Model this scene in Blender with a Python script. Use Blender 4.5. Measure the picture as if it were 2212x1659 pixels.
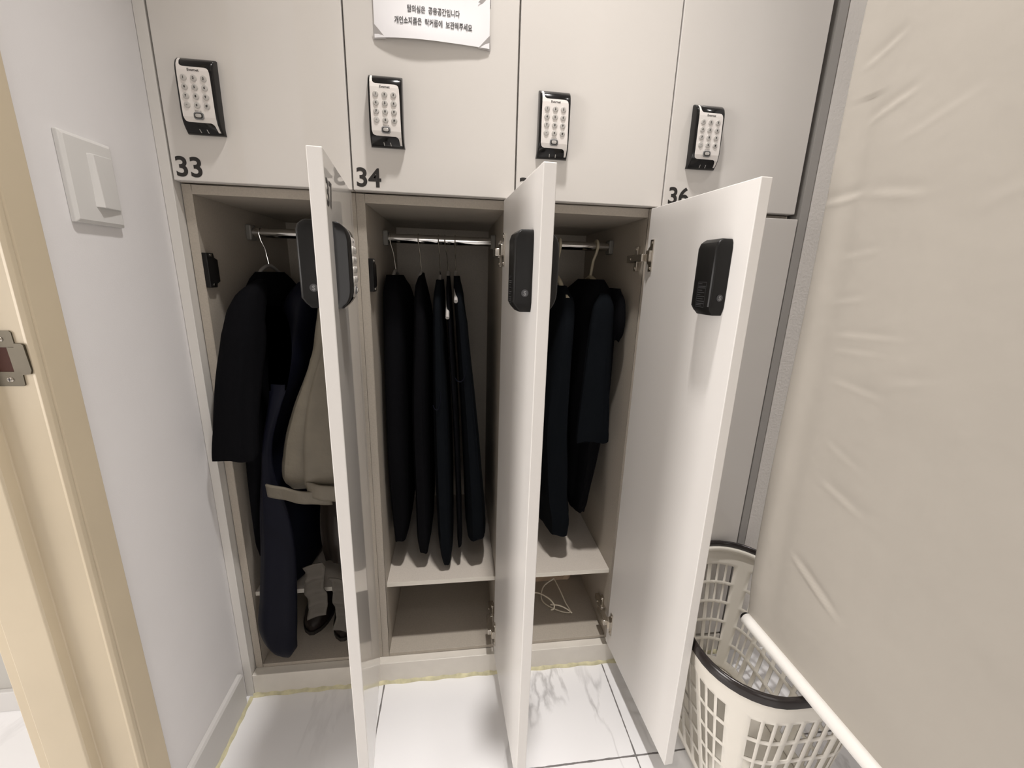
import bpy, bmesh, math, random
from mathutils import Vector, Matrix
random.seed(7)
PI = math.pi
sc = bpy.context.scene
for o in list(bpy.data.objects):
    bpy.data.objects.remove(o)
col = sc.collection

# ------------------------------------------------------------------ camera, world, lights, exposure
ZO = 1.15                       # floor is world z = 0; drawing coordinates put z = 0 at the underside of the upper doors
F_PX = 900.18
cam_d = bpy.data.cameras.new('camera')
cam_d.sensor_fit = 'HORIZONTAL'
cam_d.sensor_width = 36.0
cam_d.lens = F_PX / 2212 * 36.0
cam_d.clip_start = 0.01
cam = bpy.data.objects.new('camera', cam_d)
col.objects.link(cam)
RX, RY, RZ = 1.3167, 0.0311, -0.1371
cam.matrix_world = Matrix.Translation((0.4845, -0.8605, -0.1436 + ZO)) @ (
    Matrix.Rotation(RZ, 4, 'Z') @ Matrix.Rotation(RX, 4, 'X') @ Matrix.Rotation(RY, 4, 'Z'))
sc.camera = cam

w = bpy.data.worlds.new('world')
sc.world = w
w.use_nodes = True
w.node_tree.nodes['Background'].inputs[0].default_value = (1, 0.96, 0.92, 1)
w.node_tree.nodes['Background'].inputs[1].default_value = 0.02


def area_light(name, loc, size, power, color=(1, 0.93, 0.85), rot=(0, 0, 0), shape='DISK', spread=PI):
    d = bpy.data.lights.new(name, 'AREA')
    d.shape = shape
    d.size = size
    d.energy = power
    d.color = color
    d.spread = spread
    o = bpy.data.objects.new(name, d)
    o.location = loc
    o.rotation_euler = rot
    col.objects.link(o)
    return o


CEIL = 2.45
area_light('downlight', (0.60, -0.38, CEIL - 0.03), 0.10, 6.0, (1, 0.955, 0.925), spread=math.radians(74))
area_light('downlight', (0.60, -1.45, CEIL - 0.03), 0.20, 1.6, (1, 0.955, 0.925), spread=math.radians(160))
area_light('downlight', (1.50, -0.60, CEIL - 0.03), 0.10, 4.0, (1, 0.955, 0.925))
area_light('front_bounce_fill', (0.70, -2.2, 0.85), 1.0, 5.6, (1, 0.955, 0.915), rot=(PI / 2, 0, 0), shape='SQUARE')  # added soft fill, stands in for bounce from the unseen room
area_light('hall_fill_light', (-1.55, -1.0, 0.95), 0.9, 36.0, (1, 0.955, 0.925), rot=(0, -PI / 2, 0), shape='SQUARE')  # added panel standing in for light from the bright hall, no window


sc.view_settings.view_transform = 'Standard'
sc.view_settings.look = 'None'
sc.view_settings.gamma = 1.0
sc.view_settings.use_curve_mapping = False
sc.view_settings.exposure = -0.05


# ------------------------------------------------------------------ helpers
class MB:
    """collects shapes and links them as one mesh object"""
    def __init__(self):
        self.v = []; self.f = []; self.s = []; self.m = []
        self.mi = 0

    def add(self, vs, fs, smooth=False):
        b = len(self.v)
        self.v += [tuple(p) for p in vs]
        for f in fs:
            self.f.append(tuple(i + b for i in f))
            self.s.append(smooth)
            self.m.append(self.mi)

    def box(self, x0, x1, y0, y1, z0, z1):
        x0, x1 = min(x0, x1), max(x0, x1); y0, y1 = min(y0, y1), max(y0, y1); z0, z1 = min(z0, z1), max(z0, z1)
        self.add([(x0, y0, z0), (x1, y0, z0), (x1, y1, z0), (x0, y1, z0), (x0, y0, z1), (x1, y0, z1), (x1, y1, z1), (x0, y1, z1)],
                 [(0, 3, 2, 1), (4, 5, 6, 7), (0, 1, 5, 4), (1, 2, 6, 5), (2, 3, 7, 6), (3, 0, 4, 7)])

    def prism(self, pts, axis, a, b, smooth=False):
        """closed outline extruded along an axis; pts are the two other coordinates in x,y,z order"""
        def P(p, t):
            if axis == 'x': return (t, p[0], p[1])
            if axis == 'y': return (p[0], t, p[1])
            return (p[0], p[1], t)
        n = len(pts)
        vs = [P(p, a) for p in pts] + [P(p, b) for p in pts]
        fs = [tuple(range(n)), tuple(range(2 * n - 1, n - 1, -1))]
        self.add(vs, fs)
        self.add(vs, [(i, i + n, (i + 1) % n + n, (i + 1) % n) for i in range(n)], smooth)

    def rings(self, rings, closed=True, cap=True, smooth=True):
        n = len(rings[0])
        vs = [p for r in rings for p in r]
        fs = []
        for k in range(len(rings) - 1):
            for i in range(n if closed else n - 1):
                j = (i + 1) % n
                fs.append((k * n + i, k * n + j, (k + 1) * n + j, (k + 1) * n + i))
        if cap and closed:
            fs.append(tuple(range(n - 1, -1, -1)))
            fs.append(tuple((len(rings) - 1) * n + i for i in range(n)))
        self.add(vs, fs, smooth)

    def tube(self, path, r, n=12, closed=False):
        path = [Vector(p) for p in path]
        m = len(path)
        rs = r if isinstance(r, (list, tuple)) else [r] * m
        rings = []
        up = None
        for i, p in enumerate(path):
            if closed:
                t = path[(i + 1) % m] - path[i - 1]
            else:
                t = path[min(i + 1, m - 1)] - path[max(i - 1, 0)]
            t.normalize()
            if up is None:
                up = Vector((0, 0, 1)) if abs(t.z) < 0.9 else Vector((1, 0, 0))
            side = t.cross(up)
            side.normalize()
            up = side.cross(t); up.normalize()
            rings.append([p + rs[i] * (math.cos(a) * side + math.sin(a) * up) for a in [2 * PI * k / n for k in range(n)]])
        if closed:
            rings.append(rings[0])
        self.rings(rings, cap=not closed)

    def cyl(self, c, axis, r, h, n=20, r2=None):
        """from c along axis by h"""
        d = {'x': Vector((1, 0, 0)), 'y': Vector((0, 1, 0)), 'z': Vector((0, 0, 1))}[axis]
        a = Vector((0, 0, 1)) if axis != 'z' else Vector((1, 0, 0))
        b = d.cross(a)
        r2 = r if r2 is None else r2
        c = Vector(c)
        R = []
        for t, rr in ((0, r), (h, r2)):
            R.append([c + d * t + rr * (math.cos(q) * a + math.sin(q) * b) for q in [2 * PI * k / n for k in range(n)]])
        self.rings(R)

    def grid(self, fn, nu, nv, smooth=True):
        vs = [fn(i / nu, j / nv) for j in range(nv + 1) for i in range(nu + 1)]
        fs = [(j * (nu + 1) + i, j * (nu + 1) + i + 1, (j + 1) * (nu + 1) + i + 1, (j + 1) * (nu + 1) + i) for j in range(nv) for i in range(nu)]
        self.add(vs, fs, smooth)

    def text(self, s, size, place, offset=0.0, sx=1.0, align='CENTER', res=4):
        """writing; place(u, v) turns flat text coordinates into 3D"""
        vs, fs = text_geo(s, size, offset, align, res)
        self.add([place(x * sx, y) for x, y in vs], fs)

    def build(self, name, mat, parent=None, local=False, bevel=0.0, seg=2, solid=0.0, sharp=35):
        off = Vector((0, 0, ZO))
        if local:
            off = Vector((0, 0, 0))
        elif parent is not None:
            off = off - world_loc(parent)
        me = bpy.data.meshes.new(name)
        me.from_pydata([(x + off.x, y + off.y, z + off.z) for x, y, z in self.v], [], self.f)
        me.polygons.foreach_set('use_smooth', self.s)
        mats = mat if isinstance(mat, (list, tuple)) else [mat]
        for q in mats:
            me.materials.append(q)
        me.polygons.foreach_set('material_index', self.m)
        bm = bmesh.new(); bm.from_mesh(me)
        bmesh.ops.remove_doubles(bm, verts=bm.verts, dist=1e-6)
        bmesh.ops.recalc_face_normals(bm, faces=bm.faces)
        bm.to_mesh(me); bm.free()
        if any(self.s):
            me.set_sharp_from_angle(angle=math.radians(sharp))
        o = bpy.data.objects.new(name, me)
        col.objects.link(o)
        if parent is not None:
            o.parent = parent
        if solid:
            md = o.modifiers.new('solid', 'SOLIDIFY'); md.thickness = solid; md.offset = 0
        if bevel:
            md = o.modifiers.new('bevel', 'BEVEL'); md.width = bevel; md.segments = seg; md.limit_method = 'ANGLE'
            md.angle_limit = math.radians(40)
        return o


def world_loc(o):
    p = Vector((0, 0, 0))
    while o is not None:
        p += o.location
        o = o.parent
    return p


_tc = {}
def text_geo(s, size, offset, align, res):
    key = (s, size, offset, align, res)
    if key in _tc:
        return _tc[key]
    cu = bpy.data.curves.new('writing', 'FONT')
    cu.body = s; cu.size = size; cu.align_x = align; cu.offset = offset; cu.resolution_u = res
    cu.fill_mode = 'FRONT'
    ob = bpy.data.objects.new('writing', cu)
    col.objects.link(ob)
    bpy.context.view_layer.update()
    me = ob.evaluated_get(bpy.context.evaluated_depsgraph_get()).to_mesh()
    vs = [(v.co.x, v.co.y) for v in me.vertices]
    fs = [tuple(p.vertices) for p in me.polygons]
    bpy.data.objects.remove(ob)
    bpy.data.curves.remove(cu)
    _tc[key] = (vs, fs)
    return vs, fs


def tag(o, label, cat, group=None):
    o['label'] = label; o['category'] = cat
    if group: o['group'] = group
    return o


def thing(name, label, cat, loc=(0, 0, 0), rz=0.0, group=None):
    o = bpy.data.objects.new(name, None)
    col.objects.link(o)
    o.empty_display_size = 0.05
    o.location = (loc[0], loc[1], loc[2] + ZO)
    o.rotation_euler = (0, 0, rz)
    return tag(o, label, cat, group)


def struct(o):
    o['kind'] = 'structure'
    return o


def interp(tab, t):
    if t <= tab[0][0]: return tab[0][1]
    for (a, va), (b, vb) in zip(tab, tab[1:]):
        if t <= b:
            k = (t - a) / (b - a) if b > a else 1
            if isinstance(va, (tuple, list)):
                return tuple(p + (q - p) * k for p, q in zip(va, vb))
            return va + (vb - va) * k
    return tab[-1][1]


def smooth_interp(tab, t):
    """Catmull-Rom through keyed tuples"""
    ts = [k[0] for k in tab]
    if t <= ts[0]: return tab[0][1]
    if t >= ts[-1]: return tab[-1][1]
    i = max(j for j in range(len(ts) - 1) if ts[j] <= t)
    p1, p2 = tab[i][1], tab[i + 1][1]
    p0 = tab[i - 1][1] if i > 0 else p1
    p3 = tab[i + 2][1] if i + 2 < len(tab) else p2
    u = (t - ts[i]) / (ts[i + 1] - ts[i])
    return tuple(0.5 * ((2 * b) + (-a + c) * u + (2 * a - 5 * b + 4 * c - d) * u * u + (-a + 3 * b - 3 * c + d) * u ** 3)
                 for a, b, c, d in zip(p0, p1, p2, p3))


def cpath(pts, n=8):
    tab = [(i, p) for i, p in enumerate(pts)]
    return [smooth_interp(tab, i / n) for i in range((len(pts) - 1) * n + 1)]


# ------------------------------------------------------------------ materials
def mat(name, color, rough=0.5, metal=0.0, spec=0.5, coat=0.0, noise=0.0, nscale=40, bump=0.0, bscale=200, sheen=0.0, trans=0.0, coat_rough=0.03, stretch=None, bdist=0.001):
    m = bpy.data.materials.new(name)
    m.use_nodes = True
    nt = m.node_tree
    b = nt.nodes['Principled BSDF']
    b.inputs['Base Color'].default_value = (*color, 1)
    b.inputs['Roughness'].default_value = rough
    b.inputs['Metallic'].default_value = metal
    b.inputs['Specular IOR Level'].default_value = spec
    b.inputs['Coat Weight'].default_value = coat
    b.inputs['Coat Roughness'].default_value = coat_rough
    if sheen:
        b.inputs['Sheen Weight'].default_value = sheen
    if trans:
        b.inputs['Transmission Weight'].default_value = trans
    tc = nt.nodes.new('ShaderNodeTexCoord')
    src = tc.outputs['Object']
    if stretch:
        mp = nt.nodes.new('ShaderNodeMapping')
        mp.inputs['Scale'].default_value = stretch
        nt.links.new(src, mp.inputs[0])
        src = mp.outputs[0]
    if noise:
        n = nt.nodes.new('ShaderNodeTexNoise')
        n.inputs['Scale'].default_value = nscale
        n.inputs['Detail'].default_value = 4
        nt.links.new(src, n.inputs['Vector'])
        r = nt.nodes.new('ShaderNodeMapRange')
        r.inputs[1].default_value = 0.3; r.inputs[2].default_value = 0.7
        r.inputs[3].default_value = 1 - noise; r.inputs[4].default_value = 1 + noise
        nt.links.new(n.outputs['Fac'], r.inputs[0])
        mx = nt.nodes.new('ShaderNodeVectorMath'); mx.operation = 'SCALE'
        mx.inputs[0].default_value = color
        nt.links.new(r.outputs[0], mx.inputs['Scale'])
        nt.links.new(mx.outputs[0], b.inputs['Base Color'])
    if bump:
        n2 = nt.nodes.new('ShaderNodeTexNoise')
        n2.inputs['Scale'].default_value = bscale
        n2.inputs['Detail'].default_value = 3
        nt.links.new(src, n2.inputs['Vector'])
        bp = nt.nodes.new('ShaderNodeBump')
        bp.inputs['Strength'].default_value = bump
        bp.inputs['Distance'].default_value = bdist
        nt.links.new(n2.outputs['Fac'], bp.inputs['Height'])
        nt.links.new(bp.outputs[0], b.inputs['Normal'])
    return m


def marble_mat():
    m = bpy.data.materials.new('marble_tile')
    m.use_nodes = True
    nt = m.node_tree; L = nt.links
    b = nt.nodes['Principled BSDF']
    b.inputs['Roughness'].default_value = 0.16
    g = nt.nodes.new('ShaderNodeNewGeometry')
    sep = nt.nodes.new('ShaderNodeSeparateXYZ')
    L.new(g.outputs['Position'], sep.inputs[0])

    def math_(op, a, bb=None, c=None):
        n = nt.nodes.new('ShaderNodeMath'); n.operation = op
        for i, q in enumerate((a, bb, c)):
            if q is None: continue
            if isinstance(q, (int, float)): n.inputs[i].default_value = q
            else: L.new(q, n.inputs[i])
        return n.outputs[0]
    T = 0.5685
    wob = nt.nodes.new('ShaderNodeTexNoise'); wob.inputs['Scale'].default_value = 40; wob.inputs['Detail'].default_value = 4
    L.new(g.outputs['Position'], wob.inputs['Vector'])
    wb = math_('MULTIPLY', math_('SUBTRACT', wob.outputs['Fac'], 0.5), 0.0035)

    def line(v, off, half):
        d = math_('ABSOLUTE', math_('SUBTRACT', math_('PINGPONG', math_('ADD', math_('SUBTRACT', v, off), 60 * T), T / 2 + 0.0), 0))
        d = math_('ADD', d, wb)
        return math_('LESS_THAN', d, half)
    # pingpong with T/2 is zero at multiples of T
    gx = line(sep.outputs['X'], 0.3020, 0.0016)
    gy = line(sep.outputs['Y'], -0.2275, 0.0018)
    grout = math_('MAXIMUM', gx, gy)
    # veins: thin ridges of a warped noise, only where a broad noise allows
    mp = nt.nodes.new('ShaderNodeMapping')
    mp.inputs['Location'].default_value = (3.13, 1.27, 0.0)
    mp.inputs['Rotation'].default_value = (0, 0, -0.5)
    mp.inputs['Scale'].default_value = (2.6, 0.9, 1)
    L.new(g.outputs['Position'], mp.inputs[0])
    n1 = nt.nodes.new('ShaderNodeTexNoise'); n1.inputs['Scale'].default_value = 2.2; n1.inputs['Detail'].default_value = 6
    n1.inputs['Distortion'].default_value = 0.6
    L.new(mp.outputs[0], n1.inputs['Vector'])
    rid = math_('ABSOLUTE', math_('SUBTRACT', n1.outputs['Fac'], 0.5))
    vr = nt.nodes.new('ShaderNodeMapRange'); vr.inputs[1].default_value = 0.0; vr.inputs[2].default_value = 0.022
    vr.inputs[3].default_value = 1; vr.inputs[4].default_value = 0
    L.new(rid, vr.inputs[0])
    n2 = nt.nodes.new('ShaderNodeTexNoise'); n2.inputs['Scale'].default_value = 5.0
    L.new(g.outputs['Position'], n2.inputs['Vector'])
    mr = nt.nodes.new('ShaderNodeMapRange'); mr.inputs[1].default_value = 0.46; mr.inputs[2].default_value = 0.62
    L.new(n2.outputs['Fac'], mr.inputs[0])
    tile = math_('MULTIPLY_ADD', math_('GREATER_THAN', sep.outputs['X'], 0.302), 0.7, 0.3)
    vein = math_('MULTIPLY', math_('MULTIPLY', math_('MULTIPLY', vr.outputs[0], mr.outputs[0]), 0.66), tile)
    mix = nt.nodes.new('ShaderNodeMix'); mix.data_type = 'RGBA'
    mix.inputs['A'].default_value = (0.85, 0.845, 0.85, 1); mix.inputs['B'].default_value = (0.36, 0.35, 0.35, 1)
    L.new(vein, mix.inputs['Factor'])
    mix2 = nt.nodes.new('ShaderNodeMix'); mix2.data_type = 'RGBA'
    mix2.inputs['B'].default_value = (0.17, 0.16, 0.155, 1)
    L.new(mix.outputs['Result'], mix2.inputs['A']); L.new(grout, mix2.inputs['Factor'])
    L.new(mix2.outputs['Result'], b.inputs['Base Color'])
    rr = math_('MULTIPLY_ADD', grout, 0.5, 0.16)
    L.new(rr, b.inputs['Roughness'])
    return m


M = {}
M['door'] = mat('glossy_door_laminate', (0.68, 0.65, 0.61), rough=0.35, spec=0.3, coat=0.9, coat_rough=0.025)
M['door_inner'] = mat('satin_door_laminate', (0.77, 0.745, 0.715), rough=0.38, spec=0.4)
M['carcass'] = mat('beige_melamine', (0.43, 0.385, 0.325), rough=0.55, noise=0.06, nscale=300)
M['shelf'] = mat('lit_shelf_melamine', (0.56, 0.51, 0.45), rough=0.5, noise=0.05, nscale=300)  # carcass melamine made paler, downlight on the shelf is put into the colour
M['bracket'] = mat('grey_bracket', (0.20, 0.19, 0.17), rough=0.4)
M['shelf_edge'] = mat('pale_edge_band', (0.74, 0.70, 0.62), rough=0.4)
M['filler'] = mat('white_panel', (0.70, 0.675, 0.635), rough=0.4)
M['grey_strip'] = mat('grey_panel_edge', (0.36, 0.345, 0.325), rough=0.4)
M['kick'] = mat('kick_laminate', (0.74, 0.70, 0.63), rough=0.35, noise=0.03, nscale=30)
M['caulk'] = mat('yellowed_caulk', (0.62, 0.58, 0.38), rough=0.6, noise=0.22, nscale=45, bump=0.6, bscale=90)
M['wall'] = mat('white_wall_paint', (0.79, 0.775, 0.775), rough=0.75, noise=0.015, nscale=6, bump=0.12, bscale=600)
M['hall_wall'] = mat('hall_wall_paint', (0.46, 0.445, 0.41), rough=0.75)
M['wallpaper'] = mat('embossed_wallpaper', (0.75, 0.72, 0.68), rough=0.8, bump=0.5, bscale=170, bdist=0.0025)
M['ceiling'] = mat('ceiling_paint', (0.80, 0.78, 0.75), rough=0.9)
M['frame'] = mat('cream_door_frame', (0.58, 0.495, 0.36), rough=0.45, noise=0.03, nscale=8)
M['base'] = mat('baseboard_white', (0.62, 0.605, 0.585), rough=0.45)
M['marble'] = marble_mat()
M['black_gloss'] = mat('black_gloss_plastic', (0.008, 0.0075, 0.0075), rough=0.14, spec=0.35)
M['black_satin'] = mat('black_satin_plastic', (0.011, 0.0105, 0.010), rough=0.34, spec=0.18)
M['key_face'] = mat('white_keypad_face', (0.78, 0.74, 0.70), rough=0.3)
M['key'] = mat('frosted_key', (0.50, 0.48, 0.45), rough=0.25, coat=0.4)
M['ink'] = mat('black_ink', (0.018, 0.015, 0.013), rough=0.5)
M['grey_ink'] = mat('grey_ink', (0.20, 0.20, 0.20), rough=0.5)
M['dim_ink'] = mat('dim_grey_print', (0.045, 0.045, 0.047), rough=0.5)
M['chrome'] = mat('chrome', (0.75, 0.74, 0.72), rough=0.10, metal=1)
M['nickel'] = mat('nickel', (0.62, 0.58, 0.52), rough=0.22, metal=1)
M['steel'] = mat('brushed_steel', (0.13, 0.115, 0.09), rough=0.5, metal=1, noise=0.08, nscale=30)
M['hole_shade'] = mat('dark_wood_shade', (0.06, 0.016, 0.008), rough=0.8)  # wood tone with the shade inside the hole put into the colour
M['switch'] = mat('switch_plastic', (0.70, 0.69, 0.67), rough=0.4)
M['paper'] = mat('white_paper', (0.83, 0.82, 0.83), rough=0.8)
M['tape'] = mat('clear_tape', (0.50, 0.48, 0.47), rough=0.3)
M['blind'] = mat('cream_blind_fabric', (0.40, 0.368, 0.322), rough=0.85, noise=0.03, nscale=5, bump=0.45, bscale=11, bdist=0.006, sheen=0.1)
M['white_plastic'] = mat('white_plastic', (0.80, 0.78, 0.74), rough=0.35)
M['basket'] = mat('ivory_basket_plastic', (0.80, 0.76, 0.68), rough=0.38)
M['rim'] = mat('black_brown_rim', (0.018, 0.014, 0.013), rough=0.22)
M['cloth_black'] = mat('black_cloth', (0.0038, 0.0038, 0.0048), rough=0.9, spec=0.06, bump=0.2, bscale=400)
M['cloth_teal'] = mat('blue_black_cloth', (0.0046, 0.0058, 0.0076), rough=0.9, spec=0.06, bump=0.2, bscale=400)
M['cloth_navy'] = mat('navy_sateen', (0.0045, 0.005, 0.0105), rough=0.5, spec=0.10)
M['cloth_taupe'] = mat('taupe_quilted_cloth', (0.135, 0.118, 0.088), rough=0.55, noise=0.08, nscale=25, bump=0.5, bscale=40, bdist=0.004)
M['leather'] = mat('dark_brown_leather', (0.018, 0.0135, 0.0105), rough=0.30, bump=0.25, bscale=60)
M['belt'] = mat('grey_taupe_cloth_belt', (0.085, 0.075, 0.062), rough=0.75, bump=0.3, bscale=300)
M['boot'] = mat('black_boot_leather', (0.016, 0.011, 0.009), rough=0.35)
M['hanger_cream'] = mat('cream_hanger', (0.55, 0.49, 0.36), rough=0.4)
M['hanger_grey'] = mat('clear_grey_hanger', (0.42, 0.40, 0.38), rough=0.3)
M['bag'] = mat('tan_paper', (0.60, 0.45, 0.32), rough=0.8, noise=0.1, nscale=20)
M['wire_white'] = mat('white_coated_wire', (0.72, 0.66, 0.54), rough=0.4)

# ------------------------------------------------------------------ the room
FL = -ZO
CZ = CEIL - ZO
b = MB(); b.box(-1.7, 2.0, -2.4, 0.62, FL - 0.1, FL); struct(b.build('floor', M['marble']))
b = MB(); b.box(-1.7, 2.0, -2.4, 0.62, CZ, CZ + 0.1); struct(b.build('ceiling', M['ceiling']))
b = MB()                                     # left wall: a door opening from y=-0.31 to y=-1.2
b.box(-0.135, -0.022, -0.252, 0.50, FL, CZ)
b.box(-0.135, -0.022, -2.3, -1.25, FL, CZ)
b.box(-0.135, -0.022, -1.25, -0.252, 0.96, CZ)
struct(b.build('wall_left', M['wall']))
b = MB(); b.box(-0.135, 1.85, 0.50, 0.62, FL, CZ); struct(b.build('wall_back', M['wall']))
b = MB(); b.box(1.2305, 1.85, 0.0, 0.50, FL, CZ); struct(b.build('wall_pier', M['wallpaper']))
b = MB(); b.box(1.85, 2.0, -2.4, 0.62, FL, CZ); struct(b.build('wall_right', M['wall']))
b = MB(); b.box(-1.7, 1.85, -2.4, -2.3, FL, CZ); struct(b.build('wall_front', M['wall']))
b = MB(); b.box(-1.7, -0.135, 0.03, 0.15, FL, CZ); struct(b.build('wall_hall', M['hall_wall']))
b = MB(); b.box(-1.7, -1.6, -2.3, 0.03, FL, CZ); struct(b.build('wall_hall_side', M['hall_wall']))
b = MB(); b.box(-1.6, -0.137, 0.018, 0.03, FL, FL + 0.055); struct(b.build('baseboard_hall', M['base'], bevel=0.002))
# baseboard of the left wall, with a sloped top
b = MB(); b.prism([(-0.022, FL), (-0.0105, FL), (-0.0105, -1.063), (-0.014, -1.058), (-0.022, -1.058)], 'y', -0.251, -0.0215)
struct(b.build('baseboard_left', M['base'], bevel=0.001))
# door frame: casing, jamb and stop in one section, plus the head
b = MB()
sec = [(-0.020, -0.2525), (-0.012, -0.2545), (-0.013, -0.291), (-0.0145, -0.2935), (-0.0115, -0.2965), (-0.0115, -0.303), (-0.015, -0.306),
       (-0.019, -0.3045), (-0.067, -0.3045), (-0.069, -0.3165), (-0.071, -0.3185), (-0.122, -0.3185), (-0.124, -0.3045), (-0.150, -0.3045), (-0.150, -0.2525)]
b.prism(sec, 'z', FL, 0.95)
sec2 = [(x, -1.502 - y) for x, y in sec][::-1]
b.prism(sec2, 'z', FL, 0.95)
b.box(-0.15, -0.012, -1.25, -0.2525, 0.90, 0.9595)
struct(b.build('door_1', M['frame'], bevel=0.0012))
# yellowed caulk along the floor
b = MB()
random.seed(3)
rings = []
for i in range(121):
    x = -0.006 + 1.212 * i / 120
    h = 0.0075 + 0.002 * math.sin(i * 1.7) + random.uniform(-0.0008, 0.0008)
    dp = 0.005 + 0.0015 * math.sin(i * 0.9 + 1)
    rings.append([(x, 0.0, FL), (x, -dp, FL), (x, -dp * 0.6, FL + h * 0.7), (x, 0.0, FL + h)])
b.rings(rings)
struct(b.build('trim_1', M['caulk']))
b = MB()
rings = []
for i in range(41):
    y = -0.005 - 0.245 * i / 40
    h = 0.006 + 0.0015 * math.sin(i * 1.3)
    rings.append([(-0.0105, y, FL), (-0.005 + 0.001 * math.sin(i), y, FL), (-0.0075, y, FL + h * 0.7), (-0.0105, y, FL + h)])
b.rings(rings)
struct(b.build('trim_2', M['caulk']))

# ------------------------------------------------------------------ locker lock, built in door coordinates
# door coordinates: x from 0 (hinge) to -0.297 (free edge), front face at y=-0.018, inner face at y=0, z=0 at the top edge
UL = [(0, .895), (.05, .885), (.10, .865), (.12, .83), (.131, .78), (.1325, .20), (.141, .14), (.155, .105), (.20, .078), (.5, .072), (1, .072)]
UR = [(0, .95), (.3, .94), (.7, .925), (.785, .915), (.82, .895), (.84, .85), (.845, .78), (.8465, .23), (.855, .18), (.875, .15), (.915, .138), (1, .13)]
DMAX = .0205
DEP = [(0, .007), (.05, .0125), (.12, .0178), (.20, .0200), (.28, DMAX), (.80, DMAX), (.87, .0195), (.93, .016), (.98, .010), (1, .005)]
LW, LH = 0.0575, 0.1115


def housing_mb(P):
    m = MB()
    rings = []
    vs = [0, .03, .06, .10, .15, .2, .3, .5, .7, .8, .85, .9, .93, .96, .985, 1.0]
    for v in vs:
        d = interp(DEP, v)
        fl = 0.02 * max(0, 1 - v / 0.12) ** 2
        r = min(0.045, d / LW * 0.4)
        ring = []
        for u, k in ((0 - fl, 0), (0, .75), (r * .3, .93), (r, 1), (1 - r, 1), (1 - r * .3, .93), (1, .75), (1 + fl, 0)):
            ring.append(P(u, v, d * k))
        rings.append(ring)
    m.rings(rings)
    return m


def panel_mb(P):
    m = MB()
    vs = sorted(set([k[0] for k in UL] + [k[0] for k in UR] + [i / 40 for i in range(41)]))
    vs = [v for v in vs if 0.005 < v < 0.985]
    rows = []
    for v in vs:
        d = interp(DEP, v) + 0.0006
        a, c = interp(UL, v), interp(UR, v)
        rows.append([P(a + (c - a) * k / 6, v, d) for k in range(7)])
    m.rings(rows, closed=False, smooth=False)
    m.mi = 1
    m.text('Evernet', 0.0056, lambda x, y: P(.50 + x / LW, .788 + y / LH, DMAX + .0009), offset=0.0001, res=2)
    m.text('EN-LOCK', 0.0024, lambda x, y: P(.50 + x / LW, .270 + y / LH, DMAX + .0009), res=1)
    m.mi = 2
    m.text('OPEN / CLOSE', 0.0019, lambda x, y: P(.50 + x / LW, .158 + y / LH, DMAX + .0009), res=1)
    return m


KEYS = ['1', '2', '3', '4', '5', '6', '7', '8', '9', '*', '0', '#']


def key_mb(P, i):
    m = MB()
    cu, cv = (.235, .495, .755)[i % 3], (.700, .583, .466, .350)[i // 3]
    rings = []
    for r, h in ((.0049, .0001), (.0049, .0012), (.0042, .0020), (.0030, .0022), (.0004, .0023)):
        rings.append([P(cu + r * math.cos(a) / LW, cv + r * math.sin(a) / LH, DMAX + .0001 + h) for a in [2 * PI * k / 14 for k in range(14)]])
    m.rings(rings)
    m.mi = 1
    dy = -0.0016 if KEYS[i] != '*' else -0.0030
    m.text(KEYS[i], 0.0047, lambda x, y: P(cu + x / LW, cv + (y + dy) / LH, DMAX + .0001 + .0026), offset=0.00022, res=2)
    return m


def lockbutton_mb(P):
    m = MB()
    for (a, c, h0, h1, mi) in ((.0078, .0056, .0001, .0010, 0), (.0062, .0040, .0010, .0018, 1), (.0045, .0027, .0018, .0028, 2)):
        m.mi = mi
        rings = []
        for q, h in ((1, h0), (1, h1), (.92, h1 + .0002)):
            ring = []
            for k in range(24):
                t = 2 * PI * k / 24
                sx = abs(math.cos(t)) ** .6 * (1 if math.cos(t) >= 0 else -1); sy = abs(math.sin(t)) ** .6 * (1 if math.sin(t) >= 0 else -1)
                ring.append(P(.50 + a * q * sx / LW, .214 + c * q * sy / LH, DMAX + .0001 + h))
            rings.append(ring)
        m.rings(rings)
    return m


def contacts_mb(P):
    m = MB()
    for u in (.40, .60):
        vs = []
        for v in (.015, .055):
            d = interp(DEP, v) + 0.0006
            vs += [P(u - .011 + (.055 - v) * .25, v, d), P(u + .011 + (.055 - v) * .25, v, d)]
        m.add(vs, [(0, 1, 3, 2)])
    return m


def make_lock(door, x_left, z_bot, first):
    """keypad on the front of the door; pieces are sub-parts of the door"""
    if first is not None:
        dx, dz = x_left - first['x'], z_bot - first['z']
        for o in first['o']:
            c = o.copy(); col.objects.link(c); c.parent = door
            c.location = (dx, 0, dz)
        return first
    P = lambda u, v, d: (x_left + u * LW, -0.018 - d, z_bot + v * LH)
    out = [housing_mb(P).build('lock_housing', M['black_gloss'], door, local=True, sharp=50)]
    out.append(panel_mb(P).build('keypad_panel', [M['key_face'], M['ink'], M['grey_ink']], door, local=True))
    for i in range(12):
        out.append(key_mb(P, i).build('keypad_button', [M['key'], M['ink']], door, local=True))
    out.append(lockbutton_mb(P).build('lock_button', [M['grey_ink'], M['ink'], M['key']], door, local=True))
    out.append(contacts_mb(P).build('battery_contact', M['key'], door, local=True))
    return {'o': out, 'x': x_left, 'z': z_bot}


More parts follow.
